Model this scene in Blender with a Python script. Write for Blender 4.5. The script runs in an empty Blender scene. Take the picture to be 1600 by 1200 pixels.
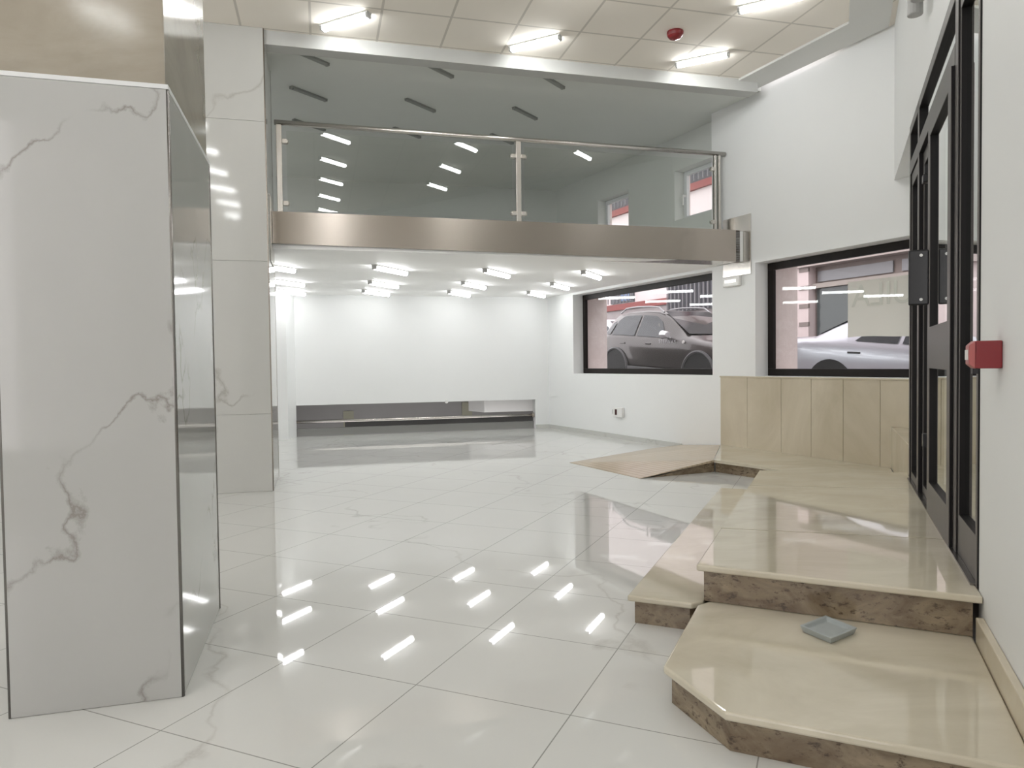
import bpy, math, random
from mathutils import Vector, Matrix
K = 0.787                      # survey units -> metres
C = bpy.context.scene.collection
random.seed(4)

# ------------------------------------------------------------------ helpers
class Frame:
    """plan frame: a runs along heading, b runs to the right of it"""
    def __init__(s, o, h):
        s.o = o; s.h = h; s.d = (math.sin(h), math.cos(h)); s.n = (math.cos(h), -math.sin(h))
    def __call__(s, a, b, z=0.0):
        return (s.o[0]+s.d[0]*a+s.n[0]*b, s.o[1]+s.d[1]*a+s.n[1]*b, z)
WORLD = Frame((0, 0), 0.0)
def W0(a, b, z=0.0): return (b, a, z)          # world: a = y, b = x
FA = Frame((2.377, 13.288), -0.454)            # facade wall, b = outwards
FW = Frame((2.291, 3.511), 0.42682)            # door wall, b = outwards
FB = Frame((3.561, 10.862), 1.31)              # mezzanine front, b = towards camera
FK = Frame((-4.664, 15.036), 1.323)            # back wall, b = towards camera

class MB:
    def __init__(s): s.v = []; s.f = []
    def add(s, vs, fs):
        o = len(s.v); s.v += [tuple(p) for p in vs]; s.f += [tuple(i+o for i in f) for f in fs]; return s
    def box(s, fr, a0, a1, b0, b1, z0, z1):
        P = [fr(a, b, z) for z in (z0, z1) for a, b in ((a0, b0), (a1, b0), (a1, b1), (a0, b1))]
        return s.add(P, [(3,2,1,0),(4,5,6,7),(0,1,5,4),(1,2,6,5),(2,3,7,6),(3,0,4,7)])
    def prism(s, poly, z0, z1):
        n = len(poly); g = lambda z, p: z if not callable(z) else z(p)
        P = [(p[0], p[1], g(z0, p)) for p in poly]+[(p[0], p[1], g(z1, p)) for p in poly]
        return s.add(P, [tuple(reversed(range(n))), tuple(range(n, 2*n))]+[(i, (i+1) % n, n+(i+1) % n, n+i) for i in range(n)])
    def quad(s, *p): return s.add(p, [tuple(range(len(p)))])
    def tube(s, p, q, r, n=16, r2=None, caps=True):
        p = Vector(p); q = Vector(q); d = (q-p).normalized()
        u = d.cross(Vector((0, 0, 1)) if abs(d.z) < .9 else Vector((1, 0, 0))).normalized(); w = d.cross(u)
        r2 = r if r2 is None else r2
        P = [p+u*(r*math.cos(t))+w*(r*math.sin(t)) for t in (2*math.pi*i/n for i in range(n))]
        P += [q+u*(r2*math.cos(t))+w*(r2*math.sin(t)) for t in (2*math.pi*i/n for i in range(n))]
        F = [(i, i+n, (i+1) % n+n, (i+1) % n) for i in range(n)]
        if caps: F += [tuple(range(n)), tuple(reversed(range(n, 2*n)))]
        return s.add(P, F)
    def build(s, name, mat, parent=None, bevel=0.0, smooth=False, seg=2, unit=K):
        me = bpy.data.meshes.new(name); 
        org = parent['_o'] if parent is not None else s.v[0]
        if parent is None:
            xs = [v[0] for v in s.v]; ys = [v[1] for v in s.v]; zs = [v[2] for v in s.v]
            org = ((min(xs)+max(xs))/2, (min(ys)+max(ys))/2, min(zs))
        me.from_pydata([((x-org[0])*unit, (y-org[1])*unit, (z-org[2])*unit) for x, y, z in s.v], [], s.f)
        me.update(); me.validate()
        import bmesh
        bm = bmesh.new(); bm.from_mesh(me); bmesh.ops.recalc_face_normals(bm, faces=bm.faces); bm.to_mesh(me); bm.free()
        me.materials.append(mat)
        o = bpy.data.objects.new(name, me); C.objects.link(o); o['_o'] = org
        if parent is not None:
            o.parent = parent
        else:
            o.location = [c*unit for c in org]
        if bevel:
            m = o.modifiers.new('soft edge', 'BEVEL'); m.width = bevel*unit; m.segments = seg; m.limit_method = 'ANGLE'
        if smooth:
            for p in me.polygons: p.use_smooth = True
        return o

def tag(o, label, cat, group=None, kind=None):
    o['label'] = label; o['category'] = cat
    if group: o['group'] = group
    if kind: o['kind'] = kind
    return o
def thing(name, label, cat, loc, group=None, kind=None):
    o = bpy.data.objects.new(name, None); C.objects.link(o); o.empty_display_size = .1
    o.location = [c*K for c in loc]; o['_o'] = tuple(loc)
    return tag(o, label, cat, group, kind)
def sub(o):                                    # children of a part share the part's origin
    return o
def copy_thing(root, loc, rz, label, group=None):
    r = root.copy(); C.objects.link(r); r.location = [c*K for c in loc]; r.rotation_euler = (0, 0, rz)
    r['label'] = label
    if group: r['group'] = group
    for ch in list(root.children):
        c = ch.copy(); C.objects.link(c); c.parent = r
        for g in list(ch.children):
            d = g.copy(); C.objects.link(d); d.parent = c
    return r

# ------------------------------------------------------------------ materials
class NT:
    def __init__(s, name):
        s.m = bpy.data.materials.new(name); s.m.use_nodes = True; s.t = s.m.node_tree; s.t.nodes.clear()
        s.out = s.n('ShaderNodeOutputMaterial')
    def n(s, kind, **kw):
        x = s.t.nodes.new(kind)
        for k, v in kw.items(): setattr(x, k, v)
        return x
    def l(s, a, b): s.t.links.new(a, b)
    def val(s, sock, v):
        if hasattr(v, 'node'): s.l(v, sock)
        else: sock.default_value = v
    def math(s, op, a, b=0.0, c=0.0):
        x = s.n('ShaderNodeMath', operation=op); s.val(x.inputs[0], a); s.val(x.inputs[1], b); s.val(x.inputs[2], c); return x.outputs[0]
    def mix(s, f, a, b):
        x = s.n('ShaderNodeMix', data_type='RGBA'); s.val(x.inputs['Factor'], f)
        s.val(x.inputs['A'], a if hasattr(a, 'node') else (*a, 1)); s.val(x.inputs['B'], b if hasattr(b, 'node') else (*b, 1)); return x.outputs['Result']
    def ramp(s, f, stops):
        x = s.n('ShaderNodeValToRGB'); s.l(f, x.inputs[0]); e = x.color_ramp.elements
        while len(e) < len(stops): e.new(.5)
        for i, (p, c) in enumerate(stops):
            e[i].position = p; e[i].color = (c, c, c, 1) if not isinstance(c, tuple) else (*c, 1)
        return x.outputs[0]
    def pos(s):
        return s.n('ShaderNodeNewGeometry').outputs['Position']
    def mapping(s, v, scale=(1, 1, 1), rot=(0, 0, 0), loc=(0, 0, 0)):
        x = s.n('ShaderNodeMapping'); s.l(v, x.inputs[0]); x.inputs['Scale'].default_value = scale
        x.inputs['Rotation'].default_value = rot; x.inputs['Location'].default_value = loc; return x.outputs[0]
    def noise(s, v, scale, detail=4, rough=.55, dist=0.0):
        x = s.n('ShaderNodeTexNoise'); s.l(v, x.inputs['Vector']); x.inputs['Scale'].default_value = scale
        x.inputs['Detail'].default_value = detail; x.inputs['Roughness'].default_value = rough; x.inputs['Distortion'].default_value = dist
        return x.outputs['Fac']
    def bsdf(s, col, rough=.5, metal=0.0, bump=None, bstr=.2, spec=.5, ior=1.5, coat=0.0):
        b = s.n('ShaderNodeBsdfPrincipled'); s.val(b.inputs['Base Color'], col if hasattr(col, 'node') else (*col, 1))
        s.val(b.inputs['Roughness'], rough); s.val(b.inputs['Metallic'], metal); b.inputs['IOR'].default_value = ior
        b.inputs['Specular IOR Level'].default_value = spec; b.inputs['Coat Weight'].default_value = coat
        if bump is not None:
            bp = s.n('ShaderNodeBump'); bp.inputs['Strength'].default_value = bstr; bp.inputs['Distance'].default_value = .01
            s.l(bump, bp.inputs['Height']); s.l(bp.outputs[0], b.inputs['Normal'])
        s.l(b.outputs[0], s.out.inputs[0]); return s.m
def plain(name, col, rough=.5, metal=0.0, spec=.5, mottle=.04, scale=3.0, coat=0.0):
    t = NT(name); n = t.noise(t.pos(), scale, 3)
    d = tuple(c*(1-mottle) for c in col)
    return t.bsdf(t.mix(n, d, tuple(min(1, c*(1+mottle)) for c in col)), rough, metal, spec=spec, coat=coat)

def veined(name, base, vein, scale=1.0, rough=.06, amount=.5, grid=None, tint=None):
    """white tile with thin broken grey veins; grid = (size, angle, origin, line colour) adds joints in plan"""
    t = NT(name); p = t.pos()
    q = t.mapping(p, (scale, scale, scale*.8), (.4, .7, .5))
    dp = t.n('ShaderNodeVectorMath', operation='DOT_PRODUCT'); t.l(p, dp.inputs[0]); dp.inputs[1].default_value = (-.50*scale, -.33*scale, .46*scale)
    wob = t.math('ADD', t.math('MULTIPLY', t.noise(q, 1.1, 3, .5), 1.5), t.math('MULTIPLY', t.noise(q, 5.5, 6, .65), .16))
    fr = t.math('FRACT', t.math('ADD', dp.outputs['Value'], wob))
    wd = t.math('MULTIPLY', t.noise(q, 3.0, 2, .5), 1.0)
    line = t.ramp(t.math('DIVIDE', t.math('ABSOLUTE', t.math('SUBTRACT', fr, .5)), t.math('ADD', wd, .05)), [(0.0, 1.0), (.010, .6), (.042, 0.0)])
    n2 = t.noise(q, 1.3, 3, .5)
    gate = t.ramp(n2, [(.40, 0.0), (.56, 1.0)])
    wash = t.ramp(t.noise(q, 1.6, 5, .6, .4), [(.35, 0.0), (.75, 1.0)])
    fac = t.math('MULTIPLY', t.math('MULTIPLY', line, gate), amount)
    col = t.mix(t.math('MULTIPLY', wash, .25), base, tuple(c*.88 for c in base))
    col = t.mix(fac, col, vein)
    if grid:
        size, ang, org, lc, lw = grid
        x = t.n('ShaderNodeSeparateXYZ'); t.l(p, x.inputs[0])
        dx = t.math('SUBTRACT', x.outputs[0], org[0]*K); dy = t.math('SUBTRACT', x.outputs[1], org[1]*K)
        cs, sn = math.cos(ang), math.sin(ang)
        u = t.math('SUBTRACT', t.math('MULTIPLY', dx, cs), t.math('MULTIPLY', dy, sn))
        v = t.math('ADD', t.math('MULTIPLY', dx, sn), t.math('MULTIPLY', dy, cs))
        L = None
        for k in (u, v):
            f = t.math('FRACT', t.math('DIVIDE', k, size*K)); d = t.math('MINIMUM', f, t.math('SUBTRACT', 1.0, f))
            g = t.math('LESS_THAN', d, lw/size/K); L = g if L is None else t.math('MAXIMUM', L, g)
        col = t.mix(L, col, lc)
    return t.bsdf(col, rough)

def stone(name, a, b, c=None, scale=3.0, stretch=(1, 1, 1), rough=.15, spots=None, ang=0.0):
    t = NT(name); q = t.mapping(t.pos(), stretch, (0, 0, ang))
    n = t.noise(q, scale, 7, .62, .8)
    col = t.mix(t.ramp(n, [(.3, 0.0), (.7, 1.0)]), a, b)
    if c:
        n2 = t.noise(q, scale*2.3, 6, .65, .5)
        col = t.mix(t.ramp(t.math('ABSOLUTE', t.math('SUBTRACT', n2, .5)), [(0, .7), (.05, 0.0)]), col, c)
    if spots:
        n3 = t.noise(q, scale*5, 4, .7)
        col = t.mix(t.ramp(n3, [(.54, 0.0), (.66, .9)]), col, spots)
    return t.bsdf(col, rough)

M = {}
M['wall'] = plain('white wall paint', (.80, .81, .805), .55, spec=.3, mottle=.01)
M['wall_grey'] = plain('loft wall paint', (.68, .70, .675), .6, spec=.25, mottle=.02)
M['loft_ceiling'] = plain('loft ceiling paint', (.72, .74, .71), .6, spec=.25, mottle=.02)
M['plaster'] = plain('ceiling plaster', (.72, .72, .70), .7, spec=.2, mottle=.015)
M['floor'] = veined('polished white porcelain floor', (.70, .70, .675), (.42, .40, .37), 1.0, .025, .5, (.762, .413, (-1.165, 3.607), (.33, .33, .31), .0022))
M['tile'] = veined('white marble wall tile', (.47, .47, .453), (.25, .23, .205), 2.0, .05, .9)
M['tile_far'] = veined('white marble pillar tile', (.56, .56, .535), (.36, .34, .31), 1.0, .06, .8)
M['beige'] = stone('beige marble', (.48, .42, .31), (.64, .575, .455), None, 1.3, (1, 1, .7), .18)
M['beige_slab'] = stone('cream marble slab', (.53, .48, .37), (.66, .61, .495), None, 1.5, (1.0, 2.0, 1), .035, ang=.42)
M['beige_high'] = stone('beige veined marble', (.30, .265, .21), (.40, .36, .295), None, 2.0, (1, 1, 2.0), .12)
M['riser'] = stone('brown mottled marble', (.12, .082, .05), (.33, .265, .18), None, 7.0, (.8, .8, 1.4), .12, (.06, .04, .027))
M['steel'] = None
t = NT('brushed stainless steel')
bn = t.noise(t.mapping(t.pos(), (.5, .5, 160)), 8, 3)
M['steel'] = t.bsdf(t.mix(bn, (.42, .375, .335), (.50, .45, .405)), .27, 1.0)
tg = t.n('ShaderNodeTangent', direction_type='RADIAL', axis='Z'); pb = [n for n in t.t.nodes if n.type == 'BSDF_PRINCIPLED'][0]
pb.inputs['Anisotropic'].default_value = .85; pb.inputs['Anisotropic Rotation'].default_value = .25; t.l(tg.outputs[0], pb.inputs['Tangent'])
M['steel_bright'] = plain('polished stainless steel', (.66, .63, .59), .26, 1.0, mottle=.03)
M['steel_shaded'] = plain('shaded steel return', (.14, .11, .09), .35, 1.0)  # darker copy of the steel, shade at the beam end put into its colour
M['trim_metal'] = plain('dark metal edge trim', (.22, .21, .20), .25, .9)
M['trim_white'] = plain('pale tile edge trim', (.75, .76, .76), .35)
M['frame'] = plain('dark brown aluminium', (.013, .010, .009), .45, .0, spec=.2)
M['door_face'] = plain('bronze grey aluminium', (.11, .10, .092), .42, .3)
M['door_black'] = plain('black aluminium', (.007, .006, .006), .5, .0, spec=.2)
M['black'] = plain('black plastic', (.012, .012, .013), .35)
M['red'] = plain('red plastic', (.21, .013, .017), .35)
M['red_pale'] = plain('pale red plastic', (.40, .11, .105), .35)  # paler red for the front cover
M['white_plastic'] = plain('white plastic', (.78, .78, .76), .35)
M['grey_plastic'] = plain('grey plastic', (.42, .42, .41), .45)
M['grey_dish'] = plain('grey ceramic', (.36, .39, .39), .45, mottle=.08, scale=20)
M['lamp_off'] = plain('unlit grey diffuser', (.30, .31, .29), .5)
M['pvc'] = plain('white window profile', (.74, .76, .78), .35)
M['paper'] = None
t = NT('translucent sign paper')
d = t.n('ShaderNodeBsdfDiffuse'); d.inputs[0].default_value = (.85, .85, .78, 1)
tr = t.n('ShaderNodeBsdfTranslucent'); tr.inputs[0].default_value = (.85, .85, .77, 1)
mx = t.n('ShaderNodeMixShader'); mx.inputs[0].default_value = .45
t.l(d.outputs[0], mx.inputs[1]); t.l(tr.outputs[0], mx.inputs[2]); t.l(mx.outputs[0], t.out.inputs[0]); M['paper'] = t.m
M['paper_ink'] = plain('show-through lettering', (.69, .69, .625), .8, spec=.1)
def glass(name, tint=(1, 1, 1), ior=1.5, rough=.0, gain=1.0):
    t = NT(name); lw = t.n('ShaderNodeLayerWeight'); lw.inputs[0].default_value = .5     # facing = 1 - |cos|, the same from both sides
    r0 = ((ior-1)/(ior+1))**2
    fr = t.math('ADD', t.math('MULTIPLY', t.math('POWER', lw.outputs['Facing'], 5.0), 1-r0), r0)
    a = t.n('ShaderNodeBsdfTransparent'); a.inputs[0].default_value = (*tint, 1)
    b = t.n('ShaderNodeBsdfGlossy'); b.inputs['Roughness'].default_value = rough; b.inputs[0].default_value = (.95, .97, .96, 1)
    m = t.n('ShaderNodeMixShader'); t.l(t.math('MINIMUM', t.math('MULTIPLY', fr, gain), 1.0), m.inputs[0])
    t.l(a.outputs[0], m.inputs[1]); t.l(b.outputs[0], m.inputs[2]); t.l(m.outputs[0], t.out.inputs[0]); return t.m
M['glass'] = glass('clear window glass', (.96, .97, .97), 1.5, gain=.8)
M['glass_rail'] = glass('green tinted balustrade glass', (.86, .885, .86), 1.55, gain=1.6)
M['glass_door'] = glass('door glass', (.55, .58, .55), 1.6, gain=1.5)
def emit(name, col, s):
    t = NT(name); e = t.n('ShaderNodeEmission'); e.inputs[0].default_value = (*col, 1); e.inputs[1].default_value = s
    t.l(e.outputs[0], t.out.inputs[0]); return t.m
M['lamp_on'] = emit('lit lamp diffuser', (.985, 1.0, .995), 38.0)
M['lamp_under'] = emit('lit loft underside diffuser', (.99, 1.0, 1.0), 26.0)
M['led_dim'] = emit('small indicator light', (1, .98, .9), 1.6)

# ceiling tiles: joint lines in plan
t = NT('mineral fibre ceiling tiles'); p = t.pos()
x = t.n('ShaderNodeSeparateXYZ'); t.l(p, x.inputs[0])
org = (-2.373, 8.707); ang = 1.31; size = .79
dx = t.math('SUBTRACT', x.outputs[0], org[0]*K); dy = t.math('SUBTRACT', x.outputs[1], org[1]*K)
u = t.math('ADD', t.math('MULTIPLY', dx, math.sin(ang)), t.math('MULTIPLY', dy, math.cos(ang)))
v = t.math('ADD', t.math('SUBTRACT', t.math('MULTIPLY', dy, math.sin(ang)), t.math('MULTIPLY', dx, math.cos(ang))), .62)
L = None
for k in (u, v):
    f = t.math('FRACT', t.math('DIVIDE', k, size*K)); d_ = t.math('MINIMUM', f, t.math('SUBTRACT', 1.0, f))
    g = t.math('LESS_THAN', d_, .011/(size*K)); L = g if L is None else t.math('MAXIMUM', L, g)
col = t.mix(t.noise(p, 1.2, 3), (.88, .83, .755), (.94, .89, .815)); col = t.mix(L, col, (.66, .62, .56))
M['ceiling'] = t.bsdf(col, .85, spec=.1)
# grooved ramp slab
t = NT('grooved cream marble'); p = t.pos()
x = t.n('ShaderNodeSeparateXYZ'); t.l(p, x.inputs[0])
gk = t.math('ADD', t.math('MULTIPLY', x.outputs[0], .893), t.math('MULTIPLY', x.outputs[1], .45))
gl = t.math('LESS_THAN', t.math('FRACT', t.math('MULTIPLY', gk, 16.0)), .28)
n = t.noise(t.mapping(p, (1, 2.2, 1), (0, 0, .42)), 2.2, 6, .6, .8)
col = t.mix(n, (.44, .35, .24), (.60, .50, .37)); col = t.mix(t.math('MULTIPLY', gl, .45), col, (.30, .235, .16))
M['ramp'] = t.bsdf(col, .22, bump=gl, bstr=.3)
# outside
M['asphalt'] = plain('street paving', (.20, .19, .19), .8, mottle=.2, scale=6)
M['stone_out'] = stone('pinkish facade stone', (.72, .63, .61), (.84, .76, .745), (.74, .65, .63), 5, (1, 1, 1), .45)
M['render_white'] = plain('white street render', (.62, .56, .56), .8, mottle=.08, scale=1.5)
M['red_band'] = plain('red painted band', (.22, .055, .05), .7, mottle=.15)
M['dark_opening'] = plain('dark window opening', (.05, .05, .06), .25)
M['blue_pane'] = plain('blue grey pane', (.12, .19, .34), .2)
M['bar'] = plain('grey iron bars', (.15, .145, .155), .5)
M['brown_lintel'] = plain('brown grey lintel', (.24, .20, .185), .6, mottle=.1)
M['shop_glass'] = plain('dark shop glass', (.075, .09, .09), .12)
M['pale_pier'] = plain('pale pink pier', (.66, .56, .55), .6)
M['car_brown'] = plain('brown car paint', (.042, .034, .032), .30, .3, coat=.5)
M['car_silver'] = plain('silver car paint', (.52, .54, .60), .28, .35, coat=.7)
M['car_glass'] = plain('dark car glass', (.03, .036, .042), .10)
M['tyre'] = plain('black rubber', (.015, .015, .016), .7)
M['rim'] = plain('grey wheel rim', (.30, .30, .31), .35, .8)
M['cladding'] = plain('grey arch cladding', (.10, .10, .105), .55)
M['chrome'] = plain('silver mirror shell', (.68, .69, .71), .25, .6)

def struct(mb, name, mat, label, cat, parent=None, **kw):
    o = mb.build(name, mat, parent, **kw); tag(o, label, cat, kind='structure'); return o
H0 = 5.5                                   # main ceiling
LS, LT = 3.0, 3.467                        # loft soffit and loft floor

# ------------------------------------------------------------------ shell
fl = MB().prism([(-8.4, -7.2), (6.2, -7.2), (7.0, 8.0), FK(5.75, -.01)[:2], FK(-4.2, -.01)[:2]], -.12, 0.0)
struct(fl, 'floor', M['floor'], 'glossy white marble-look porcelain tiled floor laid diagonally', 'floor')
# openings: window 1 s -1.968..2.378, window 2 s -6.0..-2.898, z 1.262..2.952
WZ0, WZ1 = 1.262, 2.952
def facade_leaf(b0, b1):
    m = MB()
    m.box(FA, -7.2, 4.2, b0, b1, -.1, WZ0); m.box(FA, -7.2, 4.2, b0, b1, WZ1, LT)
    m.box(FA, 2.378, 4.2, b0, b1, WZ0, WZ1); m.box(FA, -2.898, -1.968, b0, b1, WZ0, WZ1); m.box(FA, -7.2, -6.3, b0, b1, WZ0, WZ1)
    return m
m = facade_leaf(0, .30); m.box(FA, -7.2, -1.968, 0, .30, LT, H0+.35)
struct(m, 'wall_right', M['wall'], 'white street-side wall with two black framed windows', 'wall')
# loft part of that wall, set back, with two openings
m = MB(); b0, b1 = .25, .50
LO = [(-2.0, -1.05, 4.0, 4.86), (.66, 1.72, 3.75, 4.86)]
m.box(FA, -1.968, 4.2, b0, b1, 4.86, H0+.35); m.box(FA, -1.968, 4.2, b0, b1, LT, 3.75)
m.box(FA, 1.75, 4.2, b0, b1, 3.75, 4.86); m.box(FA, -.735, .66, b0, b1, 3.75, 4.86); m.box(FA, -1.968, -.735, b0, b1, 3.75, 3.99)
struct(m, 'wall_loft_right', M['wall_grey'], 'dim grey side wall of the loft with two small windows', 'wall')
m = facade_leaf(.302, .87)
m.box(FA, -7.2, 4.2, .502, .60, 4.9, 8.0); m.box(FA, -7.2, -1.97, .302, .60, LT, 4.9)
m.box(FA, -.735, .66, .502, .60, LT, 4.9); m.box(FA, 1.75, 4.2, .502, .60, LT, 4.9); m.box(FA, -1.97, -.735, .502, .60, LT, 3.9); m.box(FA, .66, 1.75, .502, .60, LT, 3.7)
struct(m, 'wall_street_face', M['stone_out'], 'pinkish stone outer face of the street wall around the windows', 'wall')
# back wall with low opening
m = MB(); m.box(FK, -3.2, 5.75, -.22, 0, .665, LS+.02); m.box(FK, -3.2, .0, -.22, 0, 0, .665); m.box(FK, 5.36, 5.75, -.22, 0, 0, .665)
struct(m, 'wall_back', M['wall'], 'wide plain white back wall above the long low opening', 'wall')
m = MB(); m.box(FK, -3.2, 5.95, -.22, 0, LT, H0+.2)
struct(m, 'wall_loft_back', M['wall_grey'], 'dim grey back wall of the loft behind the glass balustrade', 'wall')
m = MB(); m.box(W0, -7, 15.2, -8.3, -8.0, 0, 3.8); m.box(W0, -7, 15.2, -8.3, -8.0, 5.3, H0+.1); m.box(W0, -7, 11.9, -8.3, -8.0, 3.8, 5.3); m.box(W0, 15.1, 15.2, -8.3, -8.0, 3.8, 5.3)  # unseen gap at loft height, added to let daylight into the loft
struct(m, 'wall_left', M['wall'], 'white wall hidden behind the marble pillars, with an opening added for daylight', 'wall')
m = MB(); m.box(W0, -4.2, -3.9, -8.2, 0, 0, .5); m.box(W0, -4.2, -3.9, -8.2, 0, 4.6, H0+.1); m.box(W0, -4.2, -3.9, -8.2, -7.4, .5, 4.6); m.box(W0, -4.2, -3.9, -1.3, 0, .5, 4.6)  # opening behind the camera, added so that sky light reaches the hall
struct(m, 'wall_front', M['wall'], 'white wall behind the camera with a wide opening added for daylight', 'wall')
# door wall: near stretch, band over the door, alcove cheek
m = MB(); m.box(FW, -12, -.075, 0, .32, 0, H0+.1); m.box(FW, -.075, 5.65, 0, .62, 3.645, H0+.1)
struct(m, 'wall_door_side', M['wall'], 'white wall at the right edge carrying the red alarm box', 'wall')
m = MB(); m.box(FW, 3.51, 6.03, .5, .62, 0, 3.645); m.box(FW, 3.49, 3.55, .12, .5, .17, 3.645)
struct(m, 'wall_alcove', M['wall'], 'white cheek of the recess between black door and street wall', 'wall')
# ceilings
beam_a = FB.o; FC = Frame((-2.948, 8.593), 1.31)      # ceiling edge / beam line
m = MB().prism([(-8.2, -7), (3.2, -7), FW(-4, .3)[:2], FW(5.66, .3)[:2], FC(6.62, 0)[:2], FC(-6.0, 0)[:2]], H0, H0+.1)
struct(m, 'ceiling', M['ceiling'], 'suspended ceiling of square beige tiles over the front hall', 'ceiling')
m = MB()
a0 = FA(-5.10, -.06); 
m.prism([FA(-1.75, -.06)[:2], FA(-5.147+.03, -.06)[:2], FW(-6, -.06)[:2], FW(-6, -.50)[:2], FW(5.33, -.5)[:2], FA(-1.95, -.50)[:2]], H0-.03, H0+.0)
struct(m, 'trim_1', M['plaster'], 'smooth white plaster border around the tiled ceiling', 'trim')
m = MB().box(FC, -5.9, 6.75, -.22, 0.0, H0-.165, H0+.32)
M['beam'] = plain('beam paint', (.56, .565, .55), .7, spec=.2)
struct(m, 'ceiling_beam', M['beam'], 'white beam edge between tiled ceiling and the loft opening', 'beam')
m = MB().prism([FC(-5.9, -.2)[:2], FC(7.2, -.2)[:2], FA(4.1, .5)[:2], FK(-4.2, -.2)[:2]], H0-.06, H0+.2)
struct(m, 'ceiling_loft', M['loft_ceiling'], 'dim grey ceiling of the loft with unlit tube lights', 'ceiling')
# loft slab
m = MB().prism([FB(-7.2, -.03)[:2], FB(-.02, -.03)[:2], FA(3.5, 0)[:2], FK(-3.2, -.2)[:2]], LS, LT-.01)
M['soffit'] = plain('bright soffit paint', (.93, .93, .92), .6, spec=.2, mottle=.01)
struct(m, 'loft_slab', M['soffit'], 'white underside and floor slab of the raised loft', 'floor')

# pilaster at the left of the back wall
m = MB().prism([(-4.575, 14.53), FK(.10, .0)[:2], FK(-3.0, 0)[:2], (-7.4, 13.85)], 0, LS)
struct(m, 'wall_back_pier', M['wall'], 'white pier at the left end of the low opening', 'wall')
# baseboards
m = MB(); m.box(FA, -1.2, 3.48, -.018, 0, 0, .085)
struct(m, 'baseboard_right', M['tile_far'], 'low polished tile skirting under the first window', 'baseboard')
m = MB(); m.box(FK, 5.36, 5.67, 0, .018, 0, .085)
struct(m, 'baseboard_back', M['tile_far'], 'short tile skirting right of the low opening', 'baseboard')
m = MB(); m.box(FW, -6, -.222, -.035, -.001, 0, .28)
struct(m, 'baseboard_door_side', M['beige'], 'cream stone skirting climbing along the right wall by the steps', 'baseboard', bevel=.006)

# ------------------------------------------------------------------ low opening at the back
m = MB(); m.box(FK, -.6, 6.2, -3.2, -3.0, -1.0, 2.2); m.box(FK, -.9, -.6, -3.2, -.23, -1.0, 2.2); m.box(FK, 6.2, 6.5, -3.2, -.23, -1.0, 2.2); m.box(FK, -.9, 6.5, -3.2, -.23, 1.6, 2.2)
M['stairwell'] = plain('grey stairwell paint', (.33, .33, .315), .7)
struct(m, 'wall_stairwell', M['stairwell'], 'dim grey room seen through the low opening', 'wall')
m = MB(); m.box(FK, -.6, 6.2, -3.0, -.23, -1.1, -1.0)
struct(m, 'floor_stairwell', M['stairwell'], 'dim lower floor inside the low opening', 'floor')
m = MB(); P = [FK(4.1, -1.6, .34), FK(5.9, -1.6, .34), FK(5.9, -.9, .34), FK(4.35, -.9, .34)]; m.prism([p[:2] for p in P], .34, 1.5)
M['duct'] = plain('pale grey boxing', (.72, .73, .70), .6)
tag(m.build('boxed_duct', M['duct'], bevel=.01), 'pale boxed-in duct hanging at the right inside the low opening', 'duct')
m = MB(); m.box(FK, 0.01, 5.35, -.20, -.12, 0.0, .16)
for a0, a1, z1, wd in ((1.11, 1.37, .33, 'left'), (4.18, 4.45, .48, 'right')):
    M['olive'] = plain('dim olive paint', (.36, .36, .27), .6)
    tag(MB().box(FK, a0, a1, -2.999, -2.96, -.9, z1).build('stairwell_panel', M['olive']), 'dim olive panel deep inside the low opening, towards its %s end' % wd, 'panel')
M['curb'] = plain('grey curb', (.20, .20, .19), .35)
tag(m.build('stair_curb', M['curb'], bevel=.006), 'dark grey kerb along the foot of the low opening', 'kerb')
t_ = thing('stair_handrail', 'horizontal steel handrail crossing the long low opening', 'handrail', FK(2.7, -.1, .305))
MB().tube(FK(0.02, -.1, .305), FK(5.35, -.1, .305), .034, 20).build('rail', M['steel_bright'], t_, smooth=True)
for a in (.02, 5.3):
    MB().tube(FK(a, -.1, .305), FK(a+.05, -.1, .305), .055, 20).build('end_flange', M['steel'], t_)
M['shadow_grey'] = plain('dark grey plate', (.07, .067, .068), .4)  # strip colour darkened to hold the shade under the rail
m = MB().box(FK, 1.1, 5.34, -.165, -.15, .162, .27)
tag(m.build('stair_guard_plate', M['shadow_grey'], bevel=.003), 'steel strip darkened for the shade under the low opening handrail', 'panel')
m = MB().tube(FK(3.30, .0, .665), FK(3.30, .05, .665), .035, 14)
tag(m.build('white_clip', M['white_plastic'], smooth=False), 'tiny white clip on the edge above the low opening', 'clip')  # small white clip on the lower edge of the back wall

# ------------------------------------------------------------------ windows
def frame_rect(s0, s1, z0, z1, b0, b1, w, fr=FA):
    m = MB(); m.box(fr, s0, s1, b0, b1, z0, z0+w); m.box(fr, s0, s1, b0, b1, z1-w, z1)
    m.box(fr, s0, s0+w, b0, b1, z0+w, z1-w); m.box(fr, s1-w, s1, b0, b1, z0+w, z1-w); return m
def win(i, s0, s1, z0, z1, b, w, fm, label):
    r = thing('window_%d' % i, label, 'window', FA((s0+s1)/2, b, z0), kind='structure')
    frame_rect(s0, s1, z0, z1, b, b+.06, w).build('window_frame', fm, r, bevel=.004)
    MB().quad(FA(s0+w, b+.03, z0+w), FA(s1-w, b+.03, z0+w), FA(s1-w, b+.03, z1-w), FA(s0+w, b+.03, z1-w)).build('pane', M['glass'], r)
    return r
win(1, -1.966, 2.376, WZ0+.002, WZ1-.002, .245, .105, M['frame'], 'dark framed window under the loft showing the parked brown car')
win(2, -6.29, -2.90, WZ0+.002, WZ1-.002, .245, .105, M['frame'], 'dark framed window above the marble dado showing the silver car and sign')
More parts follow.
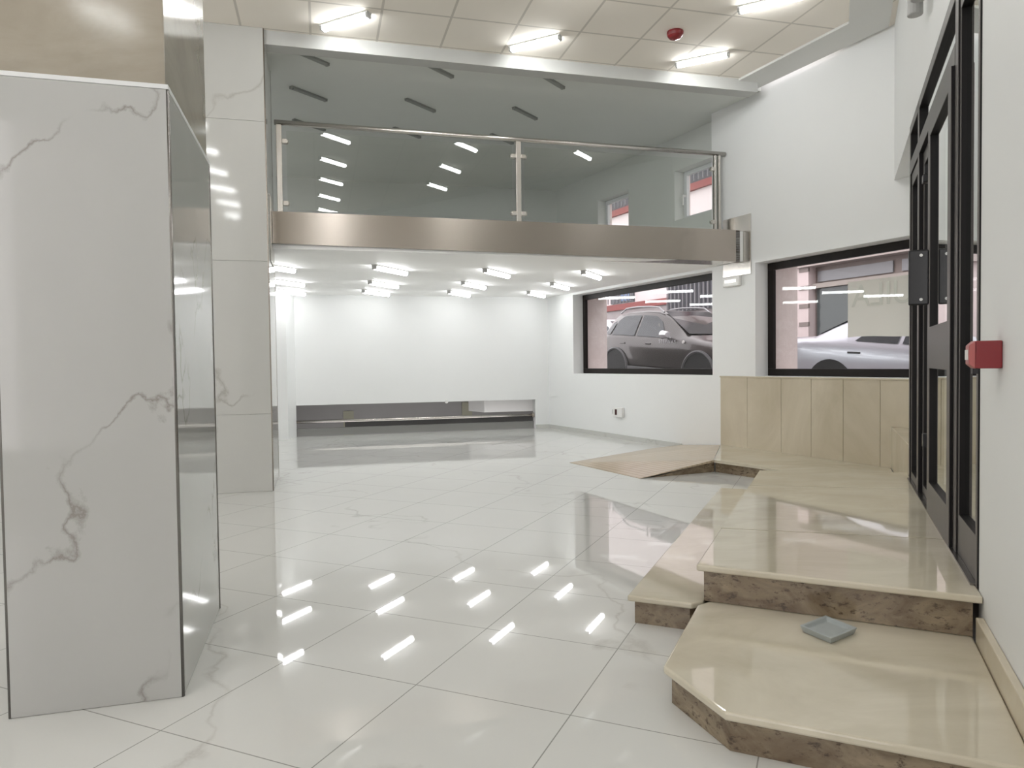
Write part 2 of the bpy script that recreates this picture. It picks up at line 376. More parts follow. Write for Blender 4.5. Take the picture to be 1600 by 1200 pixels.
def loft_win(i, s0, s1, z0, z1, label):
    r = win(i, s0, s1, z0, z1, .44, .07, M['pvc'], label)
    MB().box(FA, s1-.05, s1-.02, .38, .44, (z0+z1)/2-.02, (z0+z1)/2+.02).build('window_handle', M['white_plastic'], r)
    h = r.children[-1]
    MB().box(FA, s1-.05, s1-.02, .37, .395, (z0+z1)/2-.16, (z0+z1)/2+.02).build('lever', M['white_plastic'], r)
loft_win(3, -1.966, -.76, 3.995, 4.855, 'white framed loft window beside the balustrade end')
loft_win(4, .665, 1.745, 3.752, 4.855, 'white framed loft window low behind the balustrade glass')

# sign sheet on the second window
r = thing('sign_sheet', 'cream paper sign stuck to the street window, seen from its back', 'sign', FA(-5.1, .30, 1.78))
m = MB(); n = 18
P = []
for j in (0, 1):
    for i in range(n+1):
        a = -6.05+i*(6.05-4.24)/n
        P.append(FA(a, .318+.008*math.sin(i*1.1), (1.785 if j == 0 else 2.53) + (.012*math.sin(i*.5) if j == 0 else 0)))
m.add(P, [(i, i+1, n+2+i, n+1+i) for i in range(n)])
m.build('sheet', M['paper'], r, smooth=True)
def letters(body, name, size, mat, parent, mtx, spacing=1.0):
    cu = bpy.data.curves.new(name, 'FONT'); cu.body = body; cu.size = size; cu.align_x = 'LEFT'; cu.extrude = .0005; cu.space_character = spacing
    o = bpy.data.objects.new(name, cu); me = bpy.data.meshes.new_from_object(o); bpy.data.objects.remove(o); bpy.data.curves.remove(cu)
    me.materials.clear(); me.materials.append(mat); q = bpy.data.objects.new(name, me); C.objects.link(q); q.parent = parent; q.matrix_local = mtx
    return q
def axes(origin, ux, uz):
    ux = Vector(ux).normalized(); uz = Vector(uz).normalized(); un = ux.cross(uz)
    m_ = Matrix((ux, uz, un)).transposed().to_4x4(); m_.translation = Vector(origin)*K; return m_
# lettering faces the street: reading direction runs towards +s as seen from outside, so it is mirrored from inside
ALQ_W = 1.62
letters('ALQUILA', 'sign_lettering', .33, M['paper_ink'], r, Matrix.Translation(-r.location) @ axes(FA(-6.03, .305, 2.19), (*FA.d, 0), (0, 0, 1)))

# ------------------------------------------------------------------ marble dado, plinth, steps
r = thing('marble_dado', 'tall beige marble dado below the second window', 'wall panel', FA(-3.8, -.015, .16))
m = MB(); js = [-2.168, -2.75, -3.408, -3.937, -4.448, -4.984, -5.70]
for i in range(len(js)-1): m.box(FA, js[i+1]+.003, js[i]-.003, -.022, -.001, .158, 1.235)
m.build('slabs', M['beige'], r, bevel=.002)
MB().box(FA, -5.70, -2.16, -.03, -.001, 1.236, 1.258).build('cap_ledge', M['beige'], r, bevel=.003)
m = MB().prism([FW(3.56, 0)[:2], FW(3.56, .48)[:2], FA(-5.70, -.026)[:2], FA(-5.135, -.026)[:2]], .166, .67)
tag(m.build('marble_plinth', M['beige'], bevel=.004), 'low beige marble block in the corner beside the black door', 'plinth')

Z1, Z2 = .165, .375
def slab_thing(name, label, poly_top, poly_riser, zb, zt, th, cat='step', tm=None, vis=None):
    cx = sum(p[0] for p in poly_top)/len(poly_top); cy = sum(p[1] for p in poly_top)/len(poly_top)
    r = thing(name, label, cat, (cx, cy, zb))
    MB().prism(poly_top, zt-th, zt).build('tread', tm or M['beige_slab'], r, bevel=.010, seg=3)
    MB().prism(poly_riser, zb, zt-th).build('riser', M['riser'], r)
    return r
def inset(poly, d):
    n = len(poly); out = []
    A = sum(poly[i][0]*poly[(i+1) % n][1]-poly[(i+1) % n][0]*poly[i][1] for i in range(n))
    sg = 1 if A > 0 else -1
    for i in range(n):
        p0, p1, p2 = Vector(poly[i-1]), Vector(poly[i]), Vector(poly[(i+1) % n])
        e1 = (p1-p0).normalized(); e2 = (p2-p1).normalized()
        n1 = Vector((-e1.y, e1.x))*sg; n2 = Vector((-e2.y, e2.x))*sg
        k = (n1+n2); k = k/(1+n1.dot(n2)); out.append(tuple(p1+k*d))
    return out
eW = lambda t, b=-.037: FW(t, b)[:2]
# lowest step nearest the camera
low = [(1.001, 3.872), (.648, 3.096), (.793, 2.677), eW(-1.39), eW(.03), (1.36, 4.02), (1.076, 3.925)]
slab_thing('lower_step', 'nearest cream marble step with clipped corner holding the grey dish', low, inset(low, .035), 0.0, Z1, .036)
# long side step left of the platform
mid = [(.647, 4.063), (.96, 3.925), (1.10, 4.02), (2.60, 7.36), (2.185, 7.50)]
mid = [(.644, 4.047), (.975, 3.895), (1.05, 3.935), (2.53, 7.20), (2.49, 7.33), (2.174, 7.469)]
slab_thing('side_step', 'long narrow cream marble step along the left of the platform', mid, inset(mid, .035), 0.0, Z1, .034)
# platform: three slabs visible by joints
F0, F1 = Vector((1.007, 3.916)), Vector(FW(-.21, -.004)[:2]); G0, G1 = Vector((2.518, 7.258)), Vector((3.80, 7.05))
plat = [tuple(F0), tuple(F1), eW(-.02, -.004), eW(3.85, -.004), tuple(G1), tuple(G0)]
r = thing('entrance_platform', 'raised cream marble platform in front of the black entrance door', 'platform', (2.4, 5.3, Z1))
def plat_cut(t0, t1):
    L0 = F0.lerp(G0, t0); L1 = F0.lerp(G0, t1)
    R0 = Vector(FW(-.02+3.87*t0, -.004)[:2]); R1 = Vector(FW(-.02+3.87*t1, -.004)[:2])
    p = [tuple(L0), tuple(R0), tuple(R1), tuple(L1)]
    if t0 == 0: p = [tuple(F0), tuple(F1), tuple(R0), tuple(R1), tuple(L1)]
    return p
for t0, t1 in ((0, .255), (.257, .74), (.742, 1.0)):
    MB().prism(plat_cut(t0, t1), Z2-.036, Z2).build('tread_slab', M['beige_slab'], r, bevel=.009 if t0 == 0 else 0, seg=3)
core = [tuple(F0), tuple(F1), eW(3.85, -.004), tuple(G0)]
MB().prism(inset(core, .035), Z1+.003, Z2-.036).build('riser', M['riser'], r)
MB().prism(inset(core, .45), 0.0, Z1-.0).build('core', M['riser'], r)
# ramp and landing
ZL = .165
T1, T2 = (.848, 10.655, .004), (1.626, 9.111, .004)
MM = (2.42, 12.28, .006); WN = FA(-1.175, -.004, .064); WS = FA(-2.168, -.026, .162); I = (2.697, 9.56, .166)
r = thing('access_ramp', 'grooved cream marble ramp rising from the tiled floor to the landing', 'ramp', (2.2, 10.6, 0))
top = [T1, T2, I, WS, WN, MM]
m = MB(); P = top+[(p[0], p[1], p[2]-.03 if p[2] > .02 else 0.0) for p in top]
m.add(P, [(0, 1, 2), (0, 2, 3), (0, 3, 4), (0, 4, 5), (1, 7, 8, 2), (5, 11, 6, 0), (4, 10, 11, 5), (0, 6, 7, 1)])
m.build('ramp_slab', M['ramp'], r)
m = MB(); T2b = (1.66, 9.135, 0); Ib = (2.72, 9.60, 0)
m.add([T2b, (2.715, 9.60, 0), (2.715, 9.60, .139), (1.80, 9.20, .001)], [(0, 1, 2, 3)]); m.build('ramp_side', M['riser'], r)
r = thing('corner_landing', 'flat cream marble landing between ramp and marble dado', 'landing', (3.6, 9.3, 0))
J = (3.12, 8.93)
land = [(I[0]+.006, I[1]+.004), J, (3.62, 7.35), FW(3.6, -.03)[:2], FW(5.6, -.03)[:2], FA(-5.10, -.024)[:2], FA(-2.178, -.024)[:2]]
MB().prism(land, lambda p: ZL-.034, lambda p: ZL).build('landing_slab', M['beige_slab'], r)
m = MB(); k0 = (I[0]+.035, I[1]+.035); k1 = (J[0]+.03, J[1]+.03); k2 = (3.66, 7.45)
m.add([(*k0, 0), (*k1, 0), (*k2, 0), (*k0, .137), (*k1, .124), (*k2, .124)], [(0, 1, 4, 3), (1, 2, 5, 4)]); m.build('landing_riser', M['riser'], r)

# grey dish
r = thing('grey_dish', 'small shallow square grey dish lying on the nearest step', 'dish', (1.528, 3.444, Z1))
q = [(1.395, 3.464), (1.475, 3.292), (1.66, 3.422), (1.582, 3.599)]
m = MB(); o_ = [(*p, Z1+.001) for p in inset(q, .012)]; t_ = [(*p, Z1+.034) for p in q]; i_ = [(*p, Z1+.034) for p in inset(q, .016)]; b_ = [(*p, Z1+.016) for p in inset(q, .026)]
P = o_+t_+i_+b_; F_ = [(3, 2, 1, 0), (12, 13, 14, 15)]
for k in range(3): F_ += [(4*k+j, 4*k+(j+1) % 4, 4*k+4+(j+1) % 4, 4*k+4+j) for j in range(4)]
m.add(P, F_); d = m.build('tray', M['grey_dish'], r, bevel=.004, seg=2)

# ------------------------------------------------------------------ pillars
pa, pb, pc = (-2.177, 3.02), (-1.513, 3.208), (-1.835, 4.402); pd = (pa[0]+pc[0]-pb[0], pa[1]+pc[1]-pb[1])
near = [pa, pb, pc, pd]; PZ = 2.735
r = thing('near_pillar', 'near square pillar of white marble tile below and beige marble above', 'pillar', (-2.0, 3.7, 0))
core = inset(near, .03); MB().prism(core, 0, PZ).build('core', M['trim_metal'], r)
m = MB(); tile_faces = []
def cladding(poly, i, d, z0, z1, gap=.004):
    n_ = len(poly); p, q_ = Vector(poly[i]), Vector(poly[(i+1) % n_]); e = (q_-p).normalized(); nn = Vector((e.y, -e.x))
    p2, q2 = p+e*gap, q_-e*gap
    return MB().prism([tuple(p2), tuple(q2), tuple(q2-nn*d), tuple(p2-nn*d)], z0, z1)
A_ = sum(near[i][0]*near[(i+1) % 4][1]-near[(i+1) % 4][0]*near[i][1] for i in range(4))
assert A_ > 0
for i in range(4): cladding(near, i, .025, .002, PZ, .006).build('tile_panel', M['tile'], r, bevel=.001)
for i in range(4):
    p = Vector(near[i]); c0 = Vector((sum(x[0] for x in near)/4, sum(x[1] for x in near)/4)); u_ = (c0-p).normalized()
    ctr = p+u_*.010
    MB().tube((*ctr, .001), (*ctr, PZ), .0095, 10).build('corner_trim', M['trim_metal'], r, smooth=True)
up = inset(near, .012)
m = MB().prism(up, PZ+.022, H0-.001); m.build('marble_shaft', M['beige_high'], r, bevel=.004)
MB().prism(inset(near, -.002), PZ+.001, PZ+.022).build('top_trim', M['trim_white'], r, bevel=.002)
FP2 = Frame((-2.884, 8.556), 1.31)
p2 = [FP2(-1.0, 0)[:2], FP2(0, 0)[:2], FP2(0, -1.12)[:2], FP2(-1.0, -1.12)[:2]]
r = thing('far_pillar', 'tall slim white marble pillar reaching the tiled ceiling beside the loft', 'pillar', (-3.2, 9.2, 0))
MB().prism(inset(p2, .012), 0, H0-.002).build('core', M['tile_far'], r)
for i in range(4):
    for z0, z1 in ((.002, .93), (.934, 2.75), (2.754, 4.4), (4.404, H0-.002)):
        cladding(p2, i, .025, z0, z1, .006).build('tile_panel', M['tile_far'], r, bevel=.001)
for i in range(4):
    p = Vector(p2[i]); c0 = Vector((sum(x[0] for x in p2)/4, sum(x[1] for x in p2)/4)); ctr = p+(c0-p).normalized()*.010
    MB().tube((*ctr, .001), (*ctr, H0-.003), .0095, 10).build('corner_trim', M['steel'], r, smooth=True)

# ------------------------------------------------------------------ loft front and balustrade
LU = -6.805                                 # left end of the front, at the pillar side
r = thing('loft_fascia', 'long brushed steel fascia along the loft edge', 'fascia', FB(-3.3, 0, 3.0))
m = MB(); P = [FB(LU, 0, 3.062), FB(-.16, 0, 2.99), FB(-.16, 0, LT), FB(LU, 0, LT), FB(LU, -.04, 3.062), FB(-.16, -.04, 2.99), FB(-.16, -.04, LT), FB(LU, -.04, LT)]
m.add(P, [(0, 1, 2, 3), (7, 6, 5, 4), (3, 2, 6, 7), (1, 5, 6, 2), (0, 3, 7, 4)]); m.build('face_plate', M['steel'], r)
MB().add([FB(LU, 0, 3.062), FB(-.16, 0, 2.99), FB(-.25, -.35, 2.985), FB(LU, -.35, 3.03)], [(0, 1, 2, 3)]).build('bottom_lip', M['steel_bright'], r)
MB().box(FB, -.159, -.075, -.12, -.03, 2.99, LT).build('end_return', M['steel_shaded'], r)
m = MB(); m.box(FA, -2.82, -2.228, -.012, -.001, 2.80, 3.70)
tag(m.build('wall_bracket_plate', M['steel_bright'], bevel=.003), 'square steel plate on the white wall where the fascia ends', 'plate')
m = MB(); m.box(FP2, .002, .012, -.95, -.28, 2.80, 3.62)
tag(m.build('pillar_bracket_plate', M['steel_bright'], bevel=.003), 'narrow steel plate on the tall pillar where the fascia starts', 'plate')
FR = Frame((3.383, 11.226), 1.31); RZ = 4.715
r = thing('glass_balustrade', 'steel and glass balustrade along the loft edge', 'balustrade', FR(-3.2, 0, LT))
MB().tube(FR(-6.70, 0, RZ), FR(-.02, 0, RZ), .034, 20).build('handrail', M['steel_bright'], r, smooth=True)
posts = []
for px, kind in ((-6.645, 'R'), (-3.37, 'B'), (-.16, 'L')):
    m = MB()
    if kind == 'L': m.box(FR, px-.06, px-.03, -.03, .03, LT, RZ-.03); m.box(FR, px+.01, px+.05, -.03, .03, LT, RZ-.03)
    else: m.box(FR, px-.036, px+.036, -.03, .03, LT, RZ-.03)
    p_ = m.build('post', M['steel_bright'], r, bevel=.006)
    for z in (3.655, 4.47):
        for sd in {'R': (1,), 'B': (-1, 1), 'L': (-1,)}[kind]:
            m = MB(); m.tube(FR(px+sd*.03, 0, z), FR(px+sd*.12, 0, z), .03, 12); m.box(FR, px+sd*.07-.035, px+sd*.07+.035, -.035, .035, z-.03, z+.03)
            c_ = m.build('glass_clamp', M['steel_bright'], r, bevel=.005)
    MB().box(FR, px-.07, px+.07, -.06, .06, LT, LT+.02).build('base_flange', M['steel'], r)
for a0, a1 in ((-6.55, -3.46), (-3.28, -.26)):
    MB().quad(FR(a0, .0, LT+.10), FR(a1, .0, LT+.10), FR(a1, .0, RZ-.10), FR(a0, .0, RZ-.10)).build('glass_panel', M['glass_rail'], r)

# ------------------------------------------------------------------ lamps
def lamp_proto(name, L, dm, label, group, dw=.038):
    o = bpy.data.objects.new(name, None); C.objects.link(o); o.empty_display_size = .1; o['_o'] = (0, 0, 0); tag(o, label, 'ceiling light', group, 'thing')
    MB().box(W0, -L/2, L/2, -dw-.008, dw+.008, -.020, -.001).build('housing', M['white_plastic'], o, bevel=.004)
    m = MB(); n = 8; P = []; h = L/2-.035
    for y in (-h, h):
        P.append((dw*.94, y, -.021))
        for i in range(n+1):
            a = math.pi*i/n; P.append((dw*math.cos(a), y, -.044-.034*math.sin(a)))
        P.append((-dw*.94, y, -.021))
    n += 2
    m.add(P, [(i, (i+1) % (n+1), n+1+(i+1) % (n+1), n+1+i) for i in range(n+1)]+[tuple(range(n+1)), tuple(reversed(range(n+1, 2*n+2)))])
    m.build('diffuser', dm, o, smooth=False)
    for s in (-1, 1): MB().box(W0, s*L/2-(.03 if s > 0 else 0), s*L/2+(.03 if s < 0 else 0), -.040, .040, -.068, -.001).build('end_cap', M['grey_plastic'], o, bevel=.006)
    return o
rot_main = -math.radians(117.5); rot_under = -math.radians(24.5); rot_loft = -math.radians(35)
ZC = H0-.001
A0, B0, C0 = Vector((-1.874, 8.356)), Vector((.337, 8.978)), Vector((2.555, 9.517)); cv = Vector((.37, -1.47))
main = [(A0, 'lit tube light on the tiled ceiling nearest the tall pillar'), (B0, 'lit tube light on the tiled ceiling, middle of the beam row'),
        (C0, 'lit tube light on the tiled ceiling beside the plaster border, along the beam'), (C0+cv, 'lit tube light cut by the top edge of the picture, right of the red sounder')]
rest = [A0+cv*k for k in range(1, 6)]+[B0+cv*k for k in range(1, 4)]
G1_ = 'lit tube lights on the tiled ceiling'
lp = lamp_proto('ceiling_tube_light', .70, M['lamp_on'], main[0][1], G1_)
for i, (p, lab) in enumerate(main):
    if i == 0: lp.location = (p.x*K, p.y*K, ZC*K); lp.rotation_euler = (0, 0, rot_main)
    else: copy_thing(lp, (p.x, p.y, ZC), rot_main, lab)
for p in rest: copy_thing(lp, (p.x, p.y, ZC), rot_main, 'lit tube light on tiled ceiling above the picture, seen only mirrored in glass', 'lit tube lights above the picture')
rv = Vector((2.215, .60))
for p in [A0-rv+cv*k for k in (1, 2, 3, 4, 5, 6, 7)]+[A0-rv*2+cv*k for k in (2, 3, 4, 5, 6, 7)]+[A0+cv*k for k in (6, 7)]:  # extra unseen lamps, added to brighten the hall and near pillar
    copy_thing(lp, (p.x, p.y, ZC), rot_main, 'unseen lit tube light added on the tiled ceiling to brighten the hall', 'added unseen tube lights')
und = [[(-3.50, 10.62), (-1.852, 11.106), (-.218, 11.651), (1.364, 12.05)], [(-3.93, 12.585), (-2.308, 13.071), (-.682, 13.408), (.951, 13.754)], [(-4.38, 14.2), (-2.736, 14.57), (-1.074, 14.973), (.55, 15.316)]]
rn = ['front row by fascia', 'middle row', 'rear row by back wall']; cn = ['nearest the pillar', 'second from the pillar', 'third from the pillar', 'nearest the street window']
lu = None
for i in range(3):
    for j in range(4):
        lab = 'lit tube light under loft, %s, %s' % (rn[i], cn[j]); p = und[i][j]
        if lu is None:
            lu = lamp_proto('ceiling_batten_light', .90, M['lamp_under'], lab, 'lit tube lights under the loft', .040); lu.location = (p[0]*K, p[1]*K, (LS-.001)*K); lu.rotation_euler = (0, 0, rot_under)
        else: copy_thing(lu, (p[0], p[1], LS-.001), rot_under, lab)
ZM = H0-.061
off = [[(-2.53, 9.17), (-.945, 9.62), (.605, 10.06)], [(-2.88, 10.42), (-1.33, 10.93), (.26, 11.34)], [(-3.25, 11.75), (-1.72, 12.2), (-.12, 12.6)]]
lo = None
for i in range(3):
    for j in range(3):
        lab = 'unlit grey tube on loft ceiling, %s, %s' % (['row nearest beam', 'second row', 'third row'][i], ['by pillar', 'middle', 'by street wall'][j]); p = off[i][j]
        if lo is None:
            lo = lamp_proto('unlit_ceiling_light', .64, M['lamp_off'], lab, 'unlit tube lights on the loft ceiling')
            for ch in lo.children: ch.data.materials[0] = M['lamp_off']
            lo.scale = (.75, 1, .55); lo.location = (p[0]*K, p[1]*K, ZM*K); lo.rotation_euler = (0, 0, rot_loft)
        else: copy_thing(lo, (p[0], p[1], ZM), rot_loft, lab)

# ------------------------------------------------------------------ fittings
r = thing('fire_sounder', 'red dome fire sounder on a ceiling tile', 'alarm', (2.035, 8.783, H0))
m = MB(); m.tube((2.035, 8.783, H0-.001), (2.035, 8.783, H0-.025), .10, 20); m.build('base', M['red'], r, bevel=.006)
m = MB()
for k in range(4):
    a, b = .5*k, .5*(k+1); m.tube((2.035, 8.783, H0-.025-.075*math.sin(a*.78)), (2.035, 8.783, H0-.025-.075*math.sin(b*.78)), .10*math.cos(a*.78), 20, .10*max(.03, math.cos(b*.78)), caps=(k == 3))
m.build('dome', M['red'], r, smooth=True)
r = thing('emergency_light', 'small white emergency light on the wall below the steel plate', 'emergency light', FA(-2.45, -.05, 2.63))
MB().box(FA, -2.63, -2.27, -.07, -.001, 2.64, 2.80).build('housing', M['white_plastic'], r, bevel=.02, seg=3)
MB().box(FA, -2.57, -2.33, -.078, -.070, 2.70, 2.745).build('lens', M['led_dim'], r, bevel=.004)
r = thing('wall_thermostat', 'small white wall box with dark red slot, below the first window', 'wall box', FA(.66, -.03, .42))
MB().box(FA, .49, .80, -.06, -.001, .425, .615).build('box', M['white_plastic'], r, bevel=.012, seg=3)
MB().box(FA, .66, .73, -.064, -.060, .47, .58).build('slot', plain('dark red slot', (.05, .008, .008), .4), r, bevel=.006)
MB().box(FA, .78, .84, -.05, -.001, .48, .57).build('side_switch', M['grey_plastic'], r, bevel=.006)
r = thing('fire_call_point', 'red fire alarm call point on the white wall by the door', 'alarm', FW(-.55, -.05, 1.45))
m = MB().box(FW, -.59, -.485, -.098, -.001, 1.453, 1.570); m.build('back_box', M['red'], r, bevel=.005)
m = MB(); P = [FW(-.59, -.0985, 1.453), FW(-.485, -.0985, 1.453), FW(-.485, -.0985, 1.570), FW(-.59, -.0985, 1.570), FW(-.58, -.120, 1.472), FW(-.495, -.120, 1.472), FW(-.495, -.120, 1.551), FW(-.58, -.120, 1.551)]
m.add(P, [(4, 5, 6, 7), (0, 1, 5, 4), (1, 2, 6, 5), (2, 3, 7, 6), (3, 0, 4, 7)]); m.build('front_cover', M['red_pale'], r, bevel=.003)
MB().box(FW, -.57, -.505, -.124, -.1205, 1.490, 1.533).build('press_window', M['white_plastic'], r, bevel=.001)
MB().box(FW, -.55, -.52, -.102, -.08, 1.43, 1.4525).build('test_key', M['black'], r)
r = thing('wall_spotlight', 'grey twin wall fitting high above the black door', 'spotlight', FW(2.1, -.05, 4.1))
for dt in (0.0, .26): MB().tube(FW(1.88+dt, -.09, 4.10), FW(1.88+dt, -.09, 4.40), .055, 16).build('spot_barrel', M['grey_plastic'], r, bevel=.01)
MB().box(FW, 1.8, 2.24, -.05, -.001, 4.25, 4.45).build('mount', M['grey_plastic'], r, bevel=.006)

# ------------------------------------------------------------------ entrance door
DZ0, DZT = Z2, 3.64
r = thing('door_1', 'tall black aluminium entrance door with glazed leaves and transom', 'door', FW(1.7, .04, DZ0), kind='structure')
def profile(nm, t0, t1, z0, z1, b0=.0, b1=.10, face=True, par=None):
    o = MB().box(FW, t0, t1, b0+.004, b1, z0, z1).build(nm, M['door_black'], par or r)
    if face: MB().box(FW, t0, t1, b0, b0+.0035, z0, z1).build(nm+'_face', M['door_face'], o)
    return o
def fixface():
    pass
profile('frame_post', 3.42, 3.489, DZ0, DZT, -.012, .13)
profile('frame_post', 2.665, 2.77, DZ0, DZT, -.012, .15)
profile('frame_post', .60, .71, DZ0, DZT, -.010, .09)
profile('frame_post', -.072, -.035, DZ0, DZT, -.010, .09)
profile('head_bar', -.035, 3.42, 3.56, DZT, -.012, .10)
profile('transom_bar', .71, 2.665, 3.19, 3.31, -.012, .11)
profile('transom_bar', 2.77, 3.42, 3.19, 3.31, -.012, .11)
def leaf(nm, t0, t1, sw, kick, mid, z1=3.185, b=-.006, d=.075):
    L = MB().box(FW, t0, t0+sw, b+.004, b+d, DZ0+.012, z1); L.box(FW, t1-sw, t1, b+.004, b+d, DZ0+.012, z1)
    L.box(FW, t0+sw, t1-sw, b+.004, b+d, z1-.11, z1); L.box(FW, t0+sw, t1-sw, b+.004, b+d, DZ0+.012, kick)
    if mid: L.box(FW, t0+sw, t1-sw, b+.004, b+d, mid[0], mid[1])
    o = L.build(nm, M['door_black'], r)
    F = MB().box(FW, t0, t0+sw, b, b+.0035, DZ0+.012, z1); F.box(FW, t1-sw, t1, b, b+.0035, DZ0+.012, z1)
    F.box(FW, t0+sw, t1-sw, b, b+.0035, z1-.11, z1); F.box(FW, t0+sw, t1-sw, b, b+.0035, DZ0+.012, kick)
    if mid: F.box(FW, t0+sw, t1-sw, b, b+.0035, mid[0], mid[1])
    F.build('leaf_face', M['door_face'], o)
    zs = [kick]+([mid[0], mid[1]] if mid else [])+[z1-.11]
    for i in range(0, len(zs), 2):
        MB().quad(FW(t0+sw, b+.028, zs[i]), FW(t1-sw, b+.028, zs[i]), FW(t1-sw, b+.028, zs[i+1]), FW(t0+sw, b+.028, zs[i+1])).build('leaf_pane', M['glass_door'], o)
    return o
lf = leaf('door_leaf', .715, 1.842, .115, .61, (1.428, 1.72), b=-.030)
l2 = leaf('door_leaf', 1.847, 2.66, .05, .45, None, b=.02, d=.06)
l3 = leaf('side_light', -.034, .599, .03, .61, None, z1=3.555, b=.0, d=.08)
l4 = leaf('side_light', 2.772, 3.419, .05, .45, None, b=.0, d=.08)
for a0, a1 in ((.71, 2.665), (2.77, 3.42)):
    MB().quad(FW(a0, .022, 3.31), FW(a1, .022, 3.31), FW(a1, .022, 3.56), FW(a0, .022, 3.56)).build('transom_pane', M['glass_door'], r)
for b0, b1, nm in ((-.16, -.031, 'pull_plate'), (.05, .20, 'pull_plate')):
    o = MB().box(FW, 1.735, 1.755, b0, b1, 1.88, 2.275).build(nm, M['black'], r, bevel=.012)
    for z in (1.92, 2.235): MB().tube(FW(1.7345, b1-.05, z), FW(1.731, b1-.05, z), .011, 10).build('screw', M['white_plastic'], o)
MB().box(FW, 1.96, 2.04, -.05, .019, 2.80, 2.86).build('lock_case', M['black'], r, bevel=.006)
MB().box(FW, 1.96, 1.99, -.04, .019, 2.861, 2.93).build('latch', M['black'], r, bevel=.004)
MB().box(FW, 1.90, 1.97, -.05, .019, .84, .94).build('lower_lock', M['black'], r, bevel=.006)
MB().box(FW, -.03, 3.42, -.03, .14, DZ0, DZ0+.011).build('threshold', M['trim_metal'], r)

# ------------------------------------------------------------------ street
zs = lambda p: .645+.05*((p[0]-FA.o[0])*FA.d[0]+(p[1]-FA.o[1])*FA.d[1])
m = MB().prism([FA(-7.15, .872)[:2], FA(-7.15, 10)[:2], FA(24, 10)[:2], FA(24, .872)[:2]], lambda p: zs(p)-.15, zs)
struct(m, 'street_ground', M['asphalt'], 'sloping grey street outside the windows', 'street')
m = MB().prism([FW(-4, .33)[:2], FW(-4, 5)[:2], FW(3.48, 5)[:2], FW(3.48, .14)[:2], FW(-.07, .14)[:2], FW(-.07, .33)[:2]], .2, .33)
struct(m, 'pavement_outside', M['asphalt'], 'grey pavement outside the entrance door', 'pavement')
# white building with red bands opposite the loft
r = thing('white_building', 'white building with red bands and barred windows across the street', 'building', FA(12, 9, 1.0))
MB().box(FA, 6.4, 24, 9.0, 9.6, .6, 11).build('facade', M['render_white'], r)
for z in (3.62, 7.50):
    MB().box(FA, 6.4, 24, 8.86, 8.998, z, z+.24).build('red_band', M['red_band'], r)
for (s0, s1, z0, z1) in ((12.6, 14.2, 3.90, 4.75), (7.0, 10.3, 3.30, 4.62), (9.9, 11.6, 4.60, 5.3), (16, 17.6, 3.9, 4.9), (7.4, 9.25, 7.78, 8.9), (10.3, 12.0, 7.78, 8.9), (12.9, 14.8, 7.78, 8.9), (16, 18, 7.78, 8.9)):
    o = MB().box(FA, s0, s1, 8.96 if z0 != 3.30 else 8.84, 8.999, z0, z1).build('window', M['dark_opening'], r)
    m = MB(); n = int((s1-s0)/.22)
    for k in range(n+1): m.box(FA, s0+k*(s1-s0)/n-.02, s0+k*(s1-s0)/n+.02, 8.78, 8.81, z0, z1)
    m.build('window_bars', M['bar'], o)
    if s0 == 12.6: MB().box(FA, 12.9, 13.5, 8.94, 8.958, 3.98, 4.6).build('blue_shutter', M['blue_pane'], o)
MB().box(FA, 6.4, 24, 8.95, 8.999, .6, 3.6).build('ground_floor', plain('grey ground floor', (.30, .27, .27), .7, mottle=.2), r)
# brown fronted building opposite the second window
r = thing('brown_shopfront', 'brown shopfront with striped pale pier across the street', 'building', FA(0, 9, .5))
MB().box(FA, -12, 6.3, 9.0, 9.6, .2, 11).build('facade', M['brown_lintel'], r)
m = MB().box(FA, 3.80, 4.50, 8.7, 8.998, .5, 4.15); o = m.build('pier', M['pale_pier'], r)
m = MB()
for k in range(7): m.box(FA, 3.79, 4.12, 8.68, 8.74, .9+k*.52, 1.02+k*.52)
m.build('pier_stripe', M['brown_lintel'], o)
MB().box(FA, 4.5, 6.3, 8.8, 8.998, .5, 6.0).build('pale_wall', M['pale_pier'], r)
for s0, s1 in ((1.35, 3.7), (-1.4, 1.1), (-4.4, -1.7), (-8, -4.7)):
    MB().box(FA, s0, s1, 8.93, 8.998, .7, 3.52).build('shop_window', M['shop_glass'], r)
    MB().box(FA, s0, s1, 8.95, 8.998, 3.72, 4.02).build('upper_window', plain('grey pane', (.23, .235, .25), .2), r)
MB().box(FA, -12, 3.75, 8.80, 8.998, 3.53, 3.66).build('lintel', plain('pale lintel', (.36, .32, .29), .6), r)
MB().box(FA, -12, 6.3, 8.6, 8.998, 4.15, 4.5).build('cornice', plain('brown cornice', (.42, .36, .34), .6), r)
r = thing('grey_building', 'plain pale building facing the entrance door', 'building', FW(2, 6, 0))
MB().box(FW, -10, 9, 6.5, 7.0, 0, 9).build('facade', plain('pale grey render', (.5, .49, .48), .8, mottle=.1), r)

